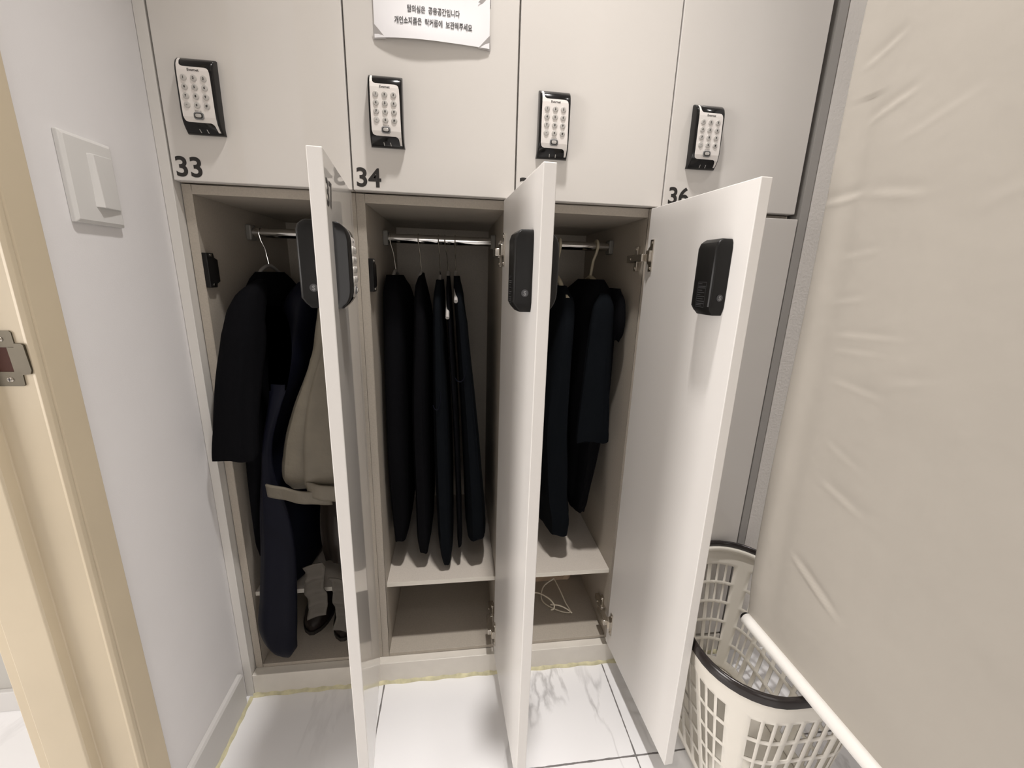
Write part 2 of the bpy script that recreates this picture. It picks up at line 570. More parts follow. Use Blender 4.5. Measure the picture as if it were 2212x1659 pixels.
def make_case(door, first):
    """battery case on the inner face of the door"""
    if first is not None:
        for o in first:
            c = o.copy(); col.objects.link(c); c.parent = door
        return first
    x0, x1 = -0.263, -0.206
    z0, z1 = -0.190, -0.077
    rings = []
    for t, zc in ((0, 0), (.02, .15), (.06, .6), (.12, 1), (.5, 1), (.88, 1), (.95, .75), (.985, .3), (1, 0)):
        z = z0 + (z1 - z0) * t
        d = 0.027 * (0.62 + 0.38 * min(1, zc))
        e = 0.004 * (1 - min(1, zc))
        rings.append([(x0 + e, 0, z), (x0 + e, d * .93, z), (x0 + .003 + e, d, z), (x1 - .016, d, z), (x1 - .008 - e, d * .88, z), (x1 - e, d * .45, z), (x1 - e, 0, z)])
    m = MB(); m.rings(rings, smooth=True)
    out = [m.build('lock_battery_case', M['black_satin'], door, local=True, sharp=28, bevel=0.0012)]
    m = MB()
    ex, ez = 0.0105, -0.163
    Q = lambda a, c: (x0 - 0.0006 + 0.0, ex + a, ez + c)
    m.add([Q(.0052 * math.cos(2 * PI * k / 24), .0052 * math.sin(2 * PI * k / 24)) for k in range(24)], [tuple(range(24))])
    m.mi = 1
    vs, fs = text_geo('S', 0.0085, 0.0003, 'CENTER', 3)
    # the letter faces the free edge of the door
    m.add([(x0 - 0.0012, ex - x, ez - .0031 + y) for x, y in vs], fs)
    out.append(m.build('emblem', [M['dim_ink'], M['grey_ink']], door, local=True))
    m = MB()
    lx0, lx1, lz0, lz1 = -0.252, -0.231, -0.178, -0.140
    y = 0.0276
    def fr(a, c, e, g):
        m.add([(a, y, e), (c, y, e), (c, y, g), (a, y, g)], [(0, 1, 2, 3)])
    t = 0.0006
    fr(lx0, lx1, lz0, lz0 + t); fr(lx0, lx1, lz1 - t, lz1); fr(lx0, lx0 + t, lz0, lz1); fr(lx1 - t, lx1, lz0, lz1)
    for z, a in ((-.1435, .5), (-.147, 1), (-.1495, 1), (-.153, .6), (-.1565, .9), (-.160, .4), (-.1625, 1), (-.166, .8), (-.1695, 1), (-.173, 1), (-.1755, .7)):
        fr(lx1 - .0015 - .018 * a, lx1 - .0015, z, z + .0011)
    out.append(m.build('label_sticker', M['dim_ink'], door, local=True))
    return out


def make_hinge_plates(door, first):
    if first is not None:
        for o in first:
            c = o.copy(); col.objects.link(c); c.parent = door
        return first
    out = []
    for zc in (-0.092, -1.000):
        m = MB()
        pts = [(-.034, -.031), (-.022, -.031), (-.022, -.019), (-.016, -.014), (-.012, -.006), (-.012, .006), (-.016, .014), (-.022, .019), (-.022, .031), (-.034, .031)]
        m.prism([(x + .006, zc + z) for x, z in pts][::-1], 'y', 0.0, 0.0024)
        for zz in (-.025, .025):
            m.cyl((-.022, 0.0024, zc + zz), 'y', .0030, .0012, 12)
            m.cyl((-.022, 0.0034, zc + zz), 'y', .0012, .0004, 8)
        m.prism([(-.026, .0024), (-.008, .0024), (-.008, .006), (-.020, .010), (-.026, .008)], 'z', zc - .010, zc + .010)
        out.append(m.build('hinge_plate', M['nickel'], door, local=True, bevel=0.0006))
    return out


def hinge_arm(body_parent, hx, inner_x, zc):
    """arm from the open door to the side panel of the body, drawing coordinates"""
    m = MB()
    m.box(hx - .016, hx - .003, -.012, .040, zc - .007, zc + .007)
    m.box(inner_x - .012, inner_x, .030, .085, zc - .008, zc + .008)
    m.box(inner_x - .006, inner_x, .044, .058, zc - .026, zc + .026)
    m.cyl((inner_x - .0075, .051, zc + .020), 'x', .0035, .002, 12)
    m.cyl((inner_x - .0075, .051, zc - .020), 'x', .0035, .002, 12)
    m.cyl((inner_x - .0135, .065, zc), 'x', .0035, .002, 12)
    return m.build('hinge', M['nickel'], body_parent, bevel=0.0008)


def number_sticker(door, num, xl, zb):
    m = MB()
    m.text(num, 0.0440, lambda x, y: (xl + x, -0.0183, zb + y), offset=0.0010, sx=1.04, align='LEFT', res=10)
    return m.build('number_sticker', M['ink'], door, local=True)


def door_mb(z0, z1):
    m = MB()
    x0, x1, y0, y1 = -0.297, 0, -0.018, 0
    m.add([(x0, y0, z0), (x1, y0, z0), (x1, y1, z0), (x0, y1, z0), (x0, y0, z1), (x1, y0, z1), (x1, y1, z1), (x0, y1, z1)],
          [(0, 3, 2, 1), (4, 5, 6, 7), (1, 2, 6, 5), (2, 3, 7, 6), (3, 0, 4, 7)])
    m.mi = 1
    m.add([(x0, y0, z0), (x1, y0, z0), (x1, y0, z1), (x0, y0, z1)], [(0, 1, 2, 3)])
    return m


# ------------------------------------------------------------------ lockers
DEPTH = 0.455
ZT, ZB = -0.005, -1.0885
lock_proto = None
case_proto = None
plate_proto = None
POS = ['far left above open locker 37', 'second from the left under a taped paper notice', 'third from the left', 'far right beside the wallpapered strip']
UP = ['upper locker numbered 33, closed, beside the light switch wall', 'upper locker numbered 34, closed, with a paper notice taped on',
      'upper locker with its number half hidden, between lockers 34 and 36', 'upper locker numbered 36, closed, rightmost of the upper row']
UH = 1.02
for k in range(4):
    x0 = 0.30 * k - 0.0025; x1 = x0 + 0.2995
    t = thing('locker', UP[k], 'locker', (x0, 0.02, 0.0), group='upper row of closed lockers')
    m = MB()
    m.box(x0, x0 + .016, .0205, DEPTH, 0.0, UH); m.box(x1 - .016, x1, .0205, DEPTH, 0.0, UH)
    m.box(x0 + .016, x1 - .016, .0205, DEPTH, 0.0, .016); m.box(x0 + .016, x1 - .016, .0205, DEPTH, UH - .016, UH)
    m.box(x0 + .016, x1 - .016, DEPTH - .006, DEPTH, .016, UH - .016)
    m.build('cabinet_body', M['carcass'], t)
    d = door_mb(0.0, UH - 0.002).build('door', [M['door_inner'], M['door']], t, local=True, bevel=0.0012)
    d.location = (x1 - 0.001 - x0, -0.002, 0.0)
    lock_proto = make_lock(d, -0.297 + 0.0365 + (0.003 if k == 3 else 0), 0.0725, lock_proto)
    number_sticker(d, '33 34 35 36'.split()[k], -0.297 + 0.0045 + (0.004 if k == 3 else 0), 0.0072)

# lower lockers: hinge x, hinge y, turn
LOWX = [(0.2771, -0.0021, math.radians(180 - 83.25)), (0.5764, 0.0, math.radians(180 - 86.7)), (0.8763, 0.0, math.radians(180 - 87.0)), (1.2065, 0.018, 0.0)]
LL = ['lower locker with open door 37, stuffed with coats, a taupe jacket and boots', 'lower locker standing open with a row of black dresses on thin hangers',
      'lower locker standing open with a black coat on a cream hanger', 'closed lower locker at the right, behind the laundry basket']
lp2 = {'o': lock_proto['o'], 'x': lock_proto['x'], 'z': lock_proto['z']}
for k in range(4):
    x0 = 0.30 * k - 0.0025; x1 = x0 + 0.2995
    ix0, ix1 = x0 + .016, x1 - .016
    t = thing('locker', LL[k], 'locker', (x0, 0.02, ZB), group='lower row of lockers')
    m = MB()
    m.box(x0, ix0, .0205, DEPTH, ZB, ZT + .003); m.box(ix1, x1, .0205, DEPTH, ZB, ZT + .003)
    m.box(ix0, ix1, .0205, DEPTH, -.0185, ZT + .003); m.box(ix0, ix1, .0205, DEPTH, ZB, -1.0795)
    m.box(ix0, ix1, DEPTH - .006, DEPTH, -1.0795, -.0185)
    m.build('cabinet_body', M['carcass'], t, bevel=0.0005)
    hx, hy, rz = LOWX[k]
    h = 1.0735 if k < 3 else 1.073
    d = door_mb(-h, 0).build('door', [M['door_inner'], M['door']], t, local=True, bevel=0.0012)
    d.location = (hx - x0, hy - 0.02, (-0.004 if k < 3 else -0.0095) - ZB)
    d.rotation_euler = (0, 0, rz)
    make_lock(d, -0.297 + 0.0365, -0.190, lp2)
    number_sticker(d, '37 38 39 40'.split()[k], -0.297 + 0.0045, -0.062)
    case_proto = make_case(d, case_proto)
    plate_proto = make_hinge_plates(d, plate_proto)
    if k < 3:
        zs = -0.8815
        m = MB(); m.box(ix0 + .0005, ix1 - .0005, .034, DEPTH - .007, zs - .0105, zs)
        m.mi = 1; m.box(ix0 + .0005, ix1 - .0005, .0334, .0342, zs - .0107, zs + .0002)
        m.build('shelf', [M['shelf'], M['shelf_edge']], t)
        m = MB(); m.cyl((ix0 + .004, .22, -.0655), 'x', .0105, ix1 - ix0 - .008, 24)
        m.build('hanging_rod', M['chrome'], t)
        for xa, xb in ((ix0, ix0 + .012), (ix1 - .012, ix1)):
            m = MB(); m.box(xa, xb, .2055, .2345, -.083, -.049)
            m.build('rod_bracket', M['bracket'], t, bevel=0.003)
        # black latch plate on the left side panel
        m = MB()
        m.prism([(.021, -.119), (.044, -.119), (.046, -.127), (.057, -.131), (.057, -.172), (.046, -.176), (.044, -.183), (.021, -.183)], 'x', ix0, ix0 + .009)
        m.build('latch_plate', M['black_satin'], t, bevel=0.001)
        for zz in (-.1235, -.178):
            m = MB(); m.cyl((ix0 + .009, .034, zz), 'x', .0028, .0012, 12); m.build('screw', M['nickel'], t)
        for zc in (-.100, -1.008):
            hinge_arm(t, hx + (0 if k else 0.001), ix1, zc)

# end panels and kickboard
b = MB(); b.box(-0.0215, -0.0042, 0.0, DEPTH, FL, CZ - .25)
tag(b.build('end_panel', M['filler'], bevel=0.0008), 'narrow white end panel between the left wall and the lockers', 'panel')
b = MB(); b.box(1.2095, 1.2285, 0.0, DEPTH, FL, CZ - .25)
tag(b.build('end_panel', M['grey_strip'], bevel=0.0008), 'narrow grey end panel between the closed lockers and the wallpaper strip', 'panel')
b = MB(); b.box(-0.0035, 1.2085, 0.0, .030, FL + .0006, -1.0895)
tag(b.build('kickboard', M['kick'], bevel=0.001), 'white kickboard running along the floor under the lower lockers', 'kickboard')

# ------------------------------------------------------------------ left wall fittings
XW = -0.022
t = thing('light_switch', 'grey white single rocker light switch on the left wall', 'light switch', (XW, -0.157, -0.035))
m = MB()
m.rings([[(XW, -.1995, -.0915), (XW, -.1145, -.0915), (XW, -.1145, .0205), (XW, -.1995, .0205)],
         [(XW + .006, -.1995, -.0915), (XW + .006, -.1145, -.0915), (XW + .006, -.1145, .0205), (XW + .006, -.1995, .0205)],
         [(XW + .0085, -.195, -.087), (XW + .0085, -.119, -.087), (XW + .0085, -.119, .016), (XW + .0085, -.195, .016)]], smooth=False)
m.build('plate', M['switch'], t, bevel=0.0012)
m = MB()
xf = XW + .0088
m.add([(xf - .002, -.166, .001), (xf - .002, -.121, .003), (xf - .002, -.121, -.068), (xf - .002, -.166, -.068),
       (xf + .0035, -.1565, .0010), (xf + .0006, -.121, .003), (xf + .0022, -.121, -.068), (xf + .0062, -.1565, -.068)],
      [(0, 1, 2, 3), (4, 7, 6, 5), (0, 4, 5, 1), (1, 5, 6, 2), (2, 6, 7, 3), (3, 7, 4, 0)])
m.build('rocker', M['switch'], t, bevel=0.0008)

t = thing('strike_plate', 'brushed steel strike plate screwed to the cream door frame', 'strike plate', (-.035, -.3045, -.256))
Y = -.3045
m = MB()
out = [(-.060, -.223), (-.031, -.223), (-.0290, -.225), (-.0285, -.2375), (-.0205, -.2380), (-.0185, -.2400), (-.0165, -.2700), (-.0185, -.2745), (-.0275, -.2755), (-.0283, -.2880), (-.0300, -.2895), (-.060, -.2895)]
hole = [(-.052, -.2425), (-.0360, -.2425), (-.0350, -.2435), (-.0340, -.2705), (-.0350, -.2720), (-.052, -.2720)]
# plate drawn as strips around the hole
def quad(a, c, e, g):
    m.prism([(a, e), (c, e), (c, g), (a, g)], 'y', Y - .0014, Y)
m.prism([(-.060, -.223), (-.031, -.223), (-.0290, -.225), (-.0285, -.2425), (-.060, -.2425)], 'y', Y - .0014, Y)
m.prism([(-.060, -.2720), (-.0280, -.2720), (-.0283, -.2880), (-.0300, -.2895), (-.060, -.2895)], 'y', Y - .0014, Y)
m.prism([(-.060, -.2425), (-.052, -.2425), (-.052, -.2720), (-.060, -.2720)], 'y', Y - .0014, Y)
m.prism([(-.0360, -.2425), (-.0285, -.2425), (-.0285, -.2375), (-.0205, -.2380), (-.0185, -.2400), (-.0165, -.2700), (-.0185, -.2745), (-.0278, -.2755), (-.0280, -.2720), (-.0345, -.2720)], 'y', Y - .0030, Y - .0002)
m.build('plate', M['steel'], t)
m = MB(); m.box(-.0522, -.0343, Y - .0005, Y, -.2722, -.2423)
m.build('latch_hole_patch', M['hole_shade'], t)  # flat dark patch on the solid jamb, painted as a shaded hole
for zz in (-.2330, -.2815):
    m = MB(); m.cyl((-.0425, Y - .0013, zz), 'y', .0034, -.0012, 16, .0026)
    m.mi = 1; m.box(-.0447, -.0403, Y - .0027, Y - .0024, zz - .0004, zz + .0004); m.box(-.0429, -.0421, Y - .0027, Y - .0024, zz - .0022, zz + .0022)
    m.build('screw', [M['nickel'], M['ink']], t)

# ------------------------------------------------------------------ paper notice on locker 34
t = thing('paper_notice', 'white paper notice with two lines of Korean text taped on locker 34', 'notice', (.447, 0, .38))
def paper(u, v):
    x = .349 + .195 * u; z = .2405 + .275 * v
    lift = .007 * math.exp(-(v / .16) ** 2) * max(0, math.sin(PI * u)) ** .8 + .0012 * math.sin(7 * u + 3 * v)
    z += .0015 * math.sin(PI * u * 1.0) * (1 - v)
    return (x, -.0022 - .001 - lift, z)
m = MB(); m.grid(paper, 30, 36)
def wr(x, y):
    u = (x - .349) / .195; v = (y - .2405) / .275
    p = paper(u, v)
    return (x, p[1] - .0007, p[2])
for s, zt, size in (('탈의실은  공용공간입니다', .2810, .0118), ('개인소지품은  락커룸에  보관해주세요', .2625, .0118)):
    m.mi = 1
    m.text(s, size, lambda x, y, zt=zt: wr(.4485 + x, zt + y), offset=0.00022, sx=0.70, res=3)
m.build('sheet', [M['paper'], M['ink']], t)
for cx, cz, sx, sz in ((.349, .2405, 1, 1), (.544, .2405, -1, 1), (.544, .3075, -1, 1)):
    m = MB()
    a = .020
    vs = [(cx - sx * .002, -.0012, cz - sz * .002), (cx + sx * a, -.0062, cz - sz * .0012), (cx - sx * .0012, -.0062, cz + sz * a)]
    m.add(vs + [(x, y + .0005, z) for x, y, z in vs], [(0, 1, 2), (5, 4, 3), (0, 3, 4, 1), (1, 4, 5, 2), (2, 5, 3, 0)])
    m.build('tape', M['tape'], t)

# ------------------------------------------------------------------ blind at the right
XB = 1.035
t = thing('roller_blind', 'cream wrinkled fabric blind with white bottom bar hanging at the right', 'blind', (XB, -.75, -.766))
CRE = [((-.325, -.577), (-.425, -.622), .0045, .008), ((-.272, .138), (-.330, .160), .0022, .007), ((-.295, .066), (-.362, .088), .0026, .007), ((-.258, -.030), (-.318, -.023), .0030, .008), ((-.318, -.024), (-.400, -.038), .0018, .009),
       ((-.345, -.432), (-.42, -.455), .0020, .008), ((-.300, -.108), (-.360, -.098), .0010, .007), ((-.30, -.170), (-.36, -.160), .0010, .006), ((-.31, -.215), (-.42, -.208), .0013, .006), ((-.32, -.236), (-.40, -.232), .0010, .005),
       ((-.33, -.28), (-.41, -.29), .0012, .007), ((-.45, -.06), (-.52, -.03), .0008, .012), ((-.345, .030), (-.43, .062), .0010, .008), ((-.40, -.27), (-.47, -.25), .0008, .009), ((-.5, .06), (-.6, .09), .0008, .014), ((-.34, -.37), (-.40, -.395), .0011, .007)]
def blind(u, v):
    z = -.760 + (1.20 + .760) * v
    edge = -.256 - .010 * max(0, min(1, (.23 - z) / .94)) - .006 * math.sin(2.2 * z + .4) + .0025 * math.sin(9 * z)
    y = edge + (-1.30 - edge) * u ** 1.15
    dx = .003 * math.sin(4 * z + 5 * y) + .0018 * math.sin(13 * y - 3 * z + 1) * math.exp(-((z + .3) / .5) ** 2)
    q = edge - y                                   # distance from the free edge
    dx += .0028 * math.exp(-((q - .035 - .02 * max(0, -z)) / .018) ** 2) * (1 if z < .1 else .3)
    dx -= .003 * math.exp(-(q / .02) ** 2)
    for (y0, z0), (y1, z1), a, wd in CRE:
        ey, ez = y1 - y0, z1 - z0
        L2 = ey * ey + ez * ez
        s = ((y - y0) * ey + (z - z0) * ez) / L2
        d = ((y - y0) * ez - (z - z0) * ey) / math.sqrt(L2)
        f = math.exp(-((s - .5) / .42) ** 4)
        dx -= .6 * a * f * (math.exp(-(d / (wd * .5)) ** 2) - .8 * math.exp(-((d - wd) / wd) ** 2))
    k = max(0, min(1, (z + .745) / .06))
    return (XB + dx * k + (1 - k) * .004, y, z)
m = MB(); m.grid(blind, 240, 520)
m.build('fabric', M['blind'], t, solid=0.0012, sharp=180)
m = MB()
R0 = .0112
m.tube([(XB, -.2650, -.7665), (XB, -1.31, -.7665)], R0, 20)
m.build('bottom_bar', M['white_plastic'], t)
m = MB(); m.tube([(XB, -.2590, -.7665), (XB, -.2655, -.7665)], .0085, 20); m.build('end_cap', M['black_satin'], t)

# ------------------------------------------------------------------ laundry basket
t = thing('laundry_basket', 'ivory slotted plastic laundry basket with a black rim on the floor', 'basket', (1.085, -.205, FL))

def rr_path(cx, cy, hx, hy, r, cols):
    """cols: list of (segment, fraction); segments 0..7 alternate straight / corner, starting on the left long side"""
    sx, sy = hx - r, hy - r
    out = []
    for sgm, f in cols:
        if sgm == 0: p = (-hx, -sy + 2 * sy * f)
        elif sgm == 2: p = (-sx + 2 * sx * f, hy)
        elif sgm == 4: p = (hx, sy - 2 * sy * f)
        elif sgm == 6: p = (sx - 2 * sx * f, -hy)
        else:
            c = {1: (-sx, sy, PI, PI / 2), 3: (sx, sy, PI / 2, 0), 5: (sx, -sy, 0, -PI / 2), 7: (-sx, -sy, -PI / 2, -PI)}[sgm]
            a = c[2] + (c[3] - c[2]) * f
            p = (c[0] + r * math.cos(a), c[1] + r * math.sin(a))
        out.append((cx + p[0], cy + p[1]))
    return out

RIM = (1.079, -.207, .160, .200, .105)
BAS = (1.090, -.200, .106, .163, .060)
cols, hole = [], []
def span(sgm, nslot, rib):
    """slots across a straight side, returns column positions and which columns are open"""
    wslot = (1 - rib * (nslot + 1)) / nslot
    f = 0.0
    for i in range(nslot):
        cols.append((sgm, f)); hole.append(False); f += rib
        cols.append((sgm, f)); hole.append(True); f += wslot
    cols.append((sgm, f)); hole.append(False)
def corner(sgm):
    # a slot at each end of the corner, broad plain band between
    for f, hh in ((.02, True), (.115, False), (.15, True), (.245, False), (.28, True), (.375, False), (.44, False), (.50, False), (.56, False), (.625, True), (.72, False), (.755, True), (.85, False), (.885, True), (.98, False)):
        cols.append((sgm, f)); hole.append(hh)
span(0, 6, .05); corner(1); span(2, 4, .07); corner(3); span(4, 6, .05); corner(5); span(6, 4, .07); corner(7)
rows = [0.0, .035, .085]
rh = []
tt = .085
for i in range(5):
    rows.append(tt + .135); rows.append(tt + .135 + .023); tt += .158
rows = sorted(set([round(q, 4) for q in rows] + [.93, 1.0]))
open_row = {}
for i, q in enumerate(rows[:-1]):
    open_row[i] = (rows[i + 1] - q) > .12
ZB0, ZB1 = FL + .006, -.797
pr, pb = rr_path(*RIM, cols), rr_path(*BAS, cols)
m = MB()
n = len(cols)
vs = []
for q in rows:
    e = q ** .9
    for i in range(n):
        vs.append((pb[i][0] + (pr[i][0] - pb[i][0]) * e, pb[i][1] + (pr[i][1] - pb[i][1]) * e, ZB0 + (ZB1 - ZB0) * q))
fs = []
for j in range(len(rows) - 1):
    for i in range(n):
        if open_row[j] and hole[i]: continue
        fs.append((j * n + i, j * n + (i + 1) % n, (j + 1) * n + (i + 1) % n, (j + 1) * n + i))
m.add(vs, fs, True)
m.build('slotted_wall', M['basket'], t, solid=0.0028, sharp=60)
m = MB()
full = [(s, f / 10) for s in range(8) for f in range(10)]
pbf = rr_path(BAS[0], BAS[1], BAS[2] - .001, BAS[3] - .001, BAS[4], full)
m.prism(pbf, 'z', FL + .0008, FL + .012)
m.build('bottom', M['basket'], t, bevel=0.002)
def ringof(ofs):
    return rr_path(RIM[0], RIM[1], RIM[2] + ofs, RIM[3] + ofs, RIM[4] + ofs, full)
def ring_band(prof):
    """closed profile of (offset outward, height) swept round the rim"""
    paths = [ringof(o_) for o_, z_ in prof]
    rg = [[(paths[k][i][0], paths[k][i][1], prof[k][1]) for k in range(len(prof))] for i in range(len(full))]
    rg.append(rg[0])
    q = MB(); q.rings(rg, cap=False, smooth=True)
    return q
ring_band([(-.002, -.800), (-.004, -.7965), (-.0115, -.7965), (-.0125, -.800), (-.0100, -.806), (-.006, -.810), (-.002, -.812)]).build('inner_lip', M['basket'], t, sharp=50)
ring_band([(.0045, -.802), (.0050, -.791), (.0035, -.7845), (.0005, -.7825), (-.0025, -.7840), (-.0042, -.7900), (-.0040, -.7960), (-.001, -.7995), (.002, -.8025)]).build('rim', M['rim'], t, sharp=70)


# ------------------------------------------------------------------ hanging garments
def garment_mb(keys, nz=44, nm=44, fold=0.006, freq=7, ph=0.0, expo=2.8, clampx=None, clampy=None, top=0.35):
    """keys: (z, x0, x1, y0, y1) from top to bottom; a soft closed sleeve of cloth with folds"""
    m = MB()
    tab = [(-k[0], k[1:]) for k in keys]
    z0, z1 = tab[0][0], tab[-1][0]
    rings = []
    for i in range(nz + 1):
        t = i / nz
        zz = z0 + (z1 - z0) * t
        x0, x1, y0, y1 = smooth_interp(tab, zz)
        cx, cy, hx, hy = (x0 + x1) / 2, (y0 + y1) / 2, abs(x1 - x0) / 2, abs(y1 - y0) / 2
        ring = []
        for j in range(nm):
            a = 2 * PI * j / nm
            ca, sa = math.cos(a), math.sin(a)
            px = hx * math.copysign(abs(ca) ** (2 / expo), ca)
            py = hy * math.copysign(abs(sa) ** (2 / expo), sa)
            f = fold * min(1, t * 2.2) * (math.sin(freq * a + ph + 1.5 * t) + .5 * math.sin((freq * 2 - 1) * a + 2.1 * ph - 2 * t))
            k = 1 + f / max(.02, math.hypot(px, py))
            x, y = cx + px * k, cy + py * k
            if clampx: x = min(max(x, clampx[0]), clampx[1])
            if clampy: y = min(max(y, clampy[0]), clampy[1])
            dz = .004 * math.sin(3 * a + ph) * t
            ring.append((x, y, -zz + dz))
        rings.append(ring)
    m.rings(rings)
    return m


def wire_hanger(name, label, x, zn, body_mat, group, arm_drop=.075, yf=.06, yb=.38, hook_mat=None, thick=.0014, body_r=.004, lean=0.0):
    """hook over the rod, neck, and two sloping arms running front to back"""
    t = thing(name, label, 'hanger', (x, .22, -.0655), group=group)
    R = .0105 + thick + .0003
    pts = []
    for k in range(11):
        a = -0.55 + (PI + .9) * k / 10
        pts.append((x + lean * .2, .22 + R * math.cos(a), -.0655 + R * math.sin(a)))
    pts += [(x + lean * .4, .209, -.083), (x + lean * .7, .217, -.100), (x + lean, .22, zn + .004)]
    m = MB(); m.tube(pts, thick, 8)
    m.build('hook', hook_mat or M['chrome'], t)
    m = MB()
    xx = x + lean
    m.tube(cpath([(xx, yf, zn - arm_drop), (xx, yf + .05, zn - arm_drop * .62), (xx, .17, zn - .014), (xx, .22, zn), (xx, .27, zn - .014), (xx, yb - .05, zn - arm_drop * .62), (xx, yb, zn - arm_drop)], 5), body_r, 10)
    m.build('hanger_body', body_mat, t)
    return t


# --- locker 37: coats
IX0, IX1 = .0135, .281
wire_hanger('clothes_hanger', 'hanger with clear plate top above the black coat in the left locker', .038, -.138, M['hanger_grey'], None, lean=.012, yf=.09, yb=.37)
t = thing('coat', 'black wide-sleeved coat at the left of the left open locker', 'coat', (.05, .2, -.15))
garment_mb([(-.152, .040, .068, .15, .28), (-.170, .032, .076, .12, .32), (-.200, .022, .080, .100, .37), (-.26, .0165, .078, .085, .40), (-.40, .0165, .072, .060, .41), (-.5, .0165, .066, .040, .42), (-.62, .0165, .056, .036, .42), (-.76, .017, .044, .040, .42), (-.80, .02, .040, .05, .41)],
           fold=.0025, clampx=(.0145, .079), clampy=(.030, .43), ph=.4).build('coat_body', M['cloth_black'], t)
garment_mb([(-.166, .080, .092, .075, .098), (-.176, .068, .096, .052, .097), (-.195, .053, .100, .024, .094), (-.225, .041, .103, .004, .080), (-.27, .031, .104, -.010, .070), (-.36, .020, .096, -.028, .040), (-.45, .013, .090, -.040, .008), (-.505, .006, .088, -.046, .002), (-.513, .006, .086, -.046, .000)],
           fold=.002, ph=1.0, freq=5, expo=2.4).build('sleeve', M['cloth_black'], t)

t = thing('coat', 'long navy satin coat with a lit fold hanging to the locker floor', 'coat', (.1, .15, -.18))
garment_mb([(-.172, .125, .180, .14, .30), (-.195, .108, .186, .105, .34), (-.225, .096, .183, .092, .36), (-.30, .088, .168, .084, .37), (-.36, .086, .150, .060, .37), (-.44, .083, .120, .034, .37), (-.53, .076, .094, .034, .36), (-.60, .066, .104, .034, .36), (-.68, .060, .126, .034, .35), (-.76, .052, .128, .036, .34), (-.868, .046, .124, .040, .32)],
           fold=.0022, ph=2.0, freq=5, clampy=(.026, .40), expo=2.3).build('coat_body', M['cloth_navy'], t)
garment_mb([(-.215, .112, .140, .086, .092), (-.24, .108, .150, .078, .091), (-.30, .107, .152, .064, .083), (-.36, .101, .140, .041, .058), (-.42, .096, .122, .018, .033), (-.50, .080, .100, .006, .026), (-.57, .071, .098, .002, .024), (-.66, .060, .118, -.006, .023), (-.76, .052, .125, -.014, .022), (-.87, .040, .120, -.024, .022), (-.94, .031, .115, -.030, .022), (-.99, .042, .110, -.030, .020), (-1.018, .058, .108, -.024, .014), (-1.024, .068, .100, -.018, .008)],
           fold=.0015, ph=2.0, freq=4, expo=2.2, clampy=(-.036, .0315), nz=60).build('front_panel', M['cloth_navy'], t)

t = thing('jacket', 'taupe padded jacket with a hem band in the left open locker', 'jacket', (.2, .1, -.19))
TA = [(-.178, .225, .262, .05, .20), (-.20, .204, .272, .020, .20), (-.255, .194, .274, .004, .20), (-.32, .180, .274, -.008, .20), (-.44, .132, .274, -.022, .20), (-.53, .107, .274, -.026, .19), (-.580, .102, .274, -.022, .17), (-.600, .116, .272, -.012, .15)]
garment_mb(TA, fold=.003, ph=.7, freq=6, clampx=(.05, .2745), clampy=(-.05, .205), nz=56).build('jacket_body', M['cloth_taupe'], t)
m = MB()
def flap(u, v):
    z = -.265 - .318 * v
    x0, x1, y0, y1 = smooth_interp([(-k[0], k[1:]) for k in TA], -z)
    xl = .238 - .066 * v ** .8 - .012 * math.sin(PI * v)
    return (xl + (.2735 - xl) * u, y0 - .0075 + .012 * u * u - .002 * math.sin(5 * v), z)
m.grid(flap, 12, 40)
m.build('front_flap', M['cloth_taupe'], t, solid=.004)
for xa, xb, za, zb, ya in ((.096, .222, -.574, -.604, -.036), (.176, .274, -.570, -.606, -.042)):
    m = MB()
    def band(u, v, xa=xa, xb=xb, za=za, zb=zb, ya=ya):
        x = xa + (xb - xa) * u
        z = za - .022 * u * (1 if xa < .12 else .45) + (.0016 * math.sin(5 * u + 1)) - (za - zb) * v
        return (x, ya + .010 * (2 * u - 1) ** 2 + .0018 * math.sin(14 * u + xa * 40) + .004 * v, z)
    m.grid(band, 24, 6)
    m.build('hem_band', M['cloth_taupe'], t, solid=.004)

t = thing('trench_coat', 'dark brown leather coat below the taupe jacket with cloth belt', 'coat', (.19, .15, -.5))
garment_mb([(-.20, .215, .265, .25, .34), (-.24, .20, .270, .235, .36), (-.42, .18, .272, .235, .36), (-.57, .165, .278, .235, .36), (-.615, .160, .278, .20, .36), (-.632, .158, .279, .060, .35), (-.67, .152, .279, .048, .35), (-.74, .146, .279, .044, .34), (-.80, .150, .279, .040, .33), (-.826, .155, .276, .040, .32)],
           fold=.005, ph=.2, freq=8, clampx=(.136, .2795), clampy=(.012, .40), nz=50).build('coat_body', M['leather'], t)
for x, wd, za, zb, sk in ((.156, .044, -.800, -.945, .000), (.205, .036, -.845, -.995, .008)):
    m = MB()
    def strap(u, v, x=x, wd=wd, za=za, zb=zb, sk=sk):
        z = za + (zb - za) * v
        return (x + (u - .5) * wd + sk * math.sin(3 * v) + .003 * math.sin(11 * v), .0125 + .003 * math.sin(26 * v + x * 30) + .004 * math.sin(PI * u), z + .012 * (u - .5) * (1 if x < .18 else -1))
    m.grid(strap, 6, 40)
    m.build('belt_end', M['belt'], t, solid=.0025)

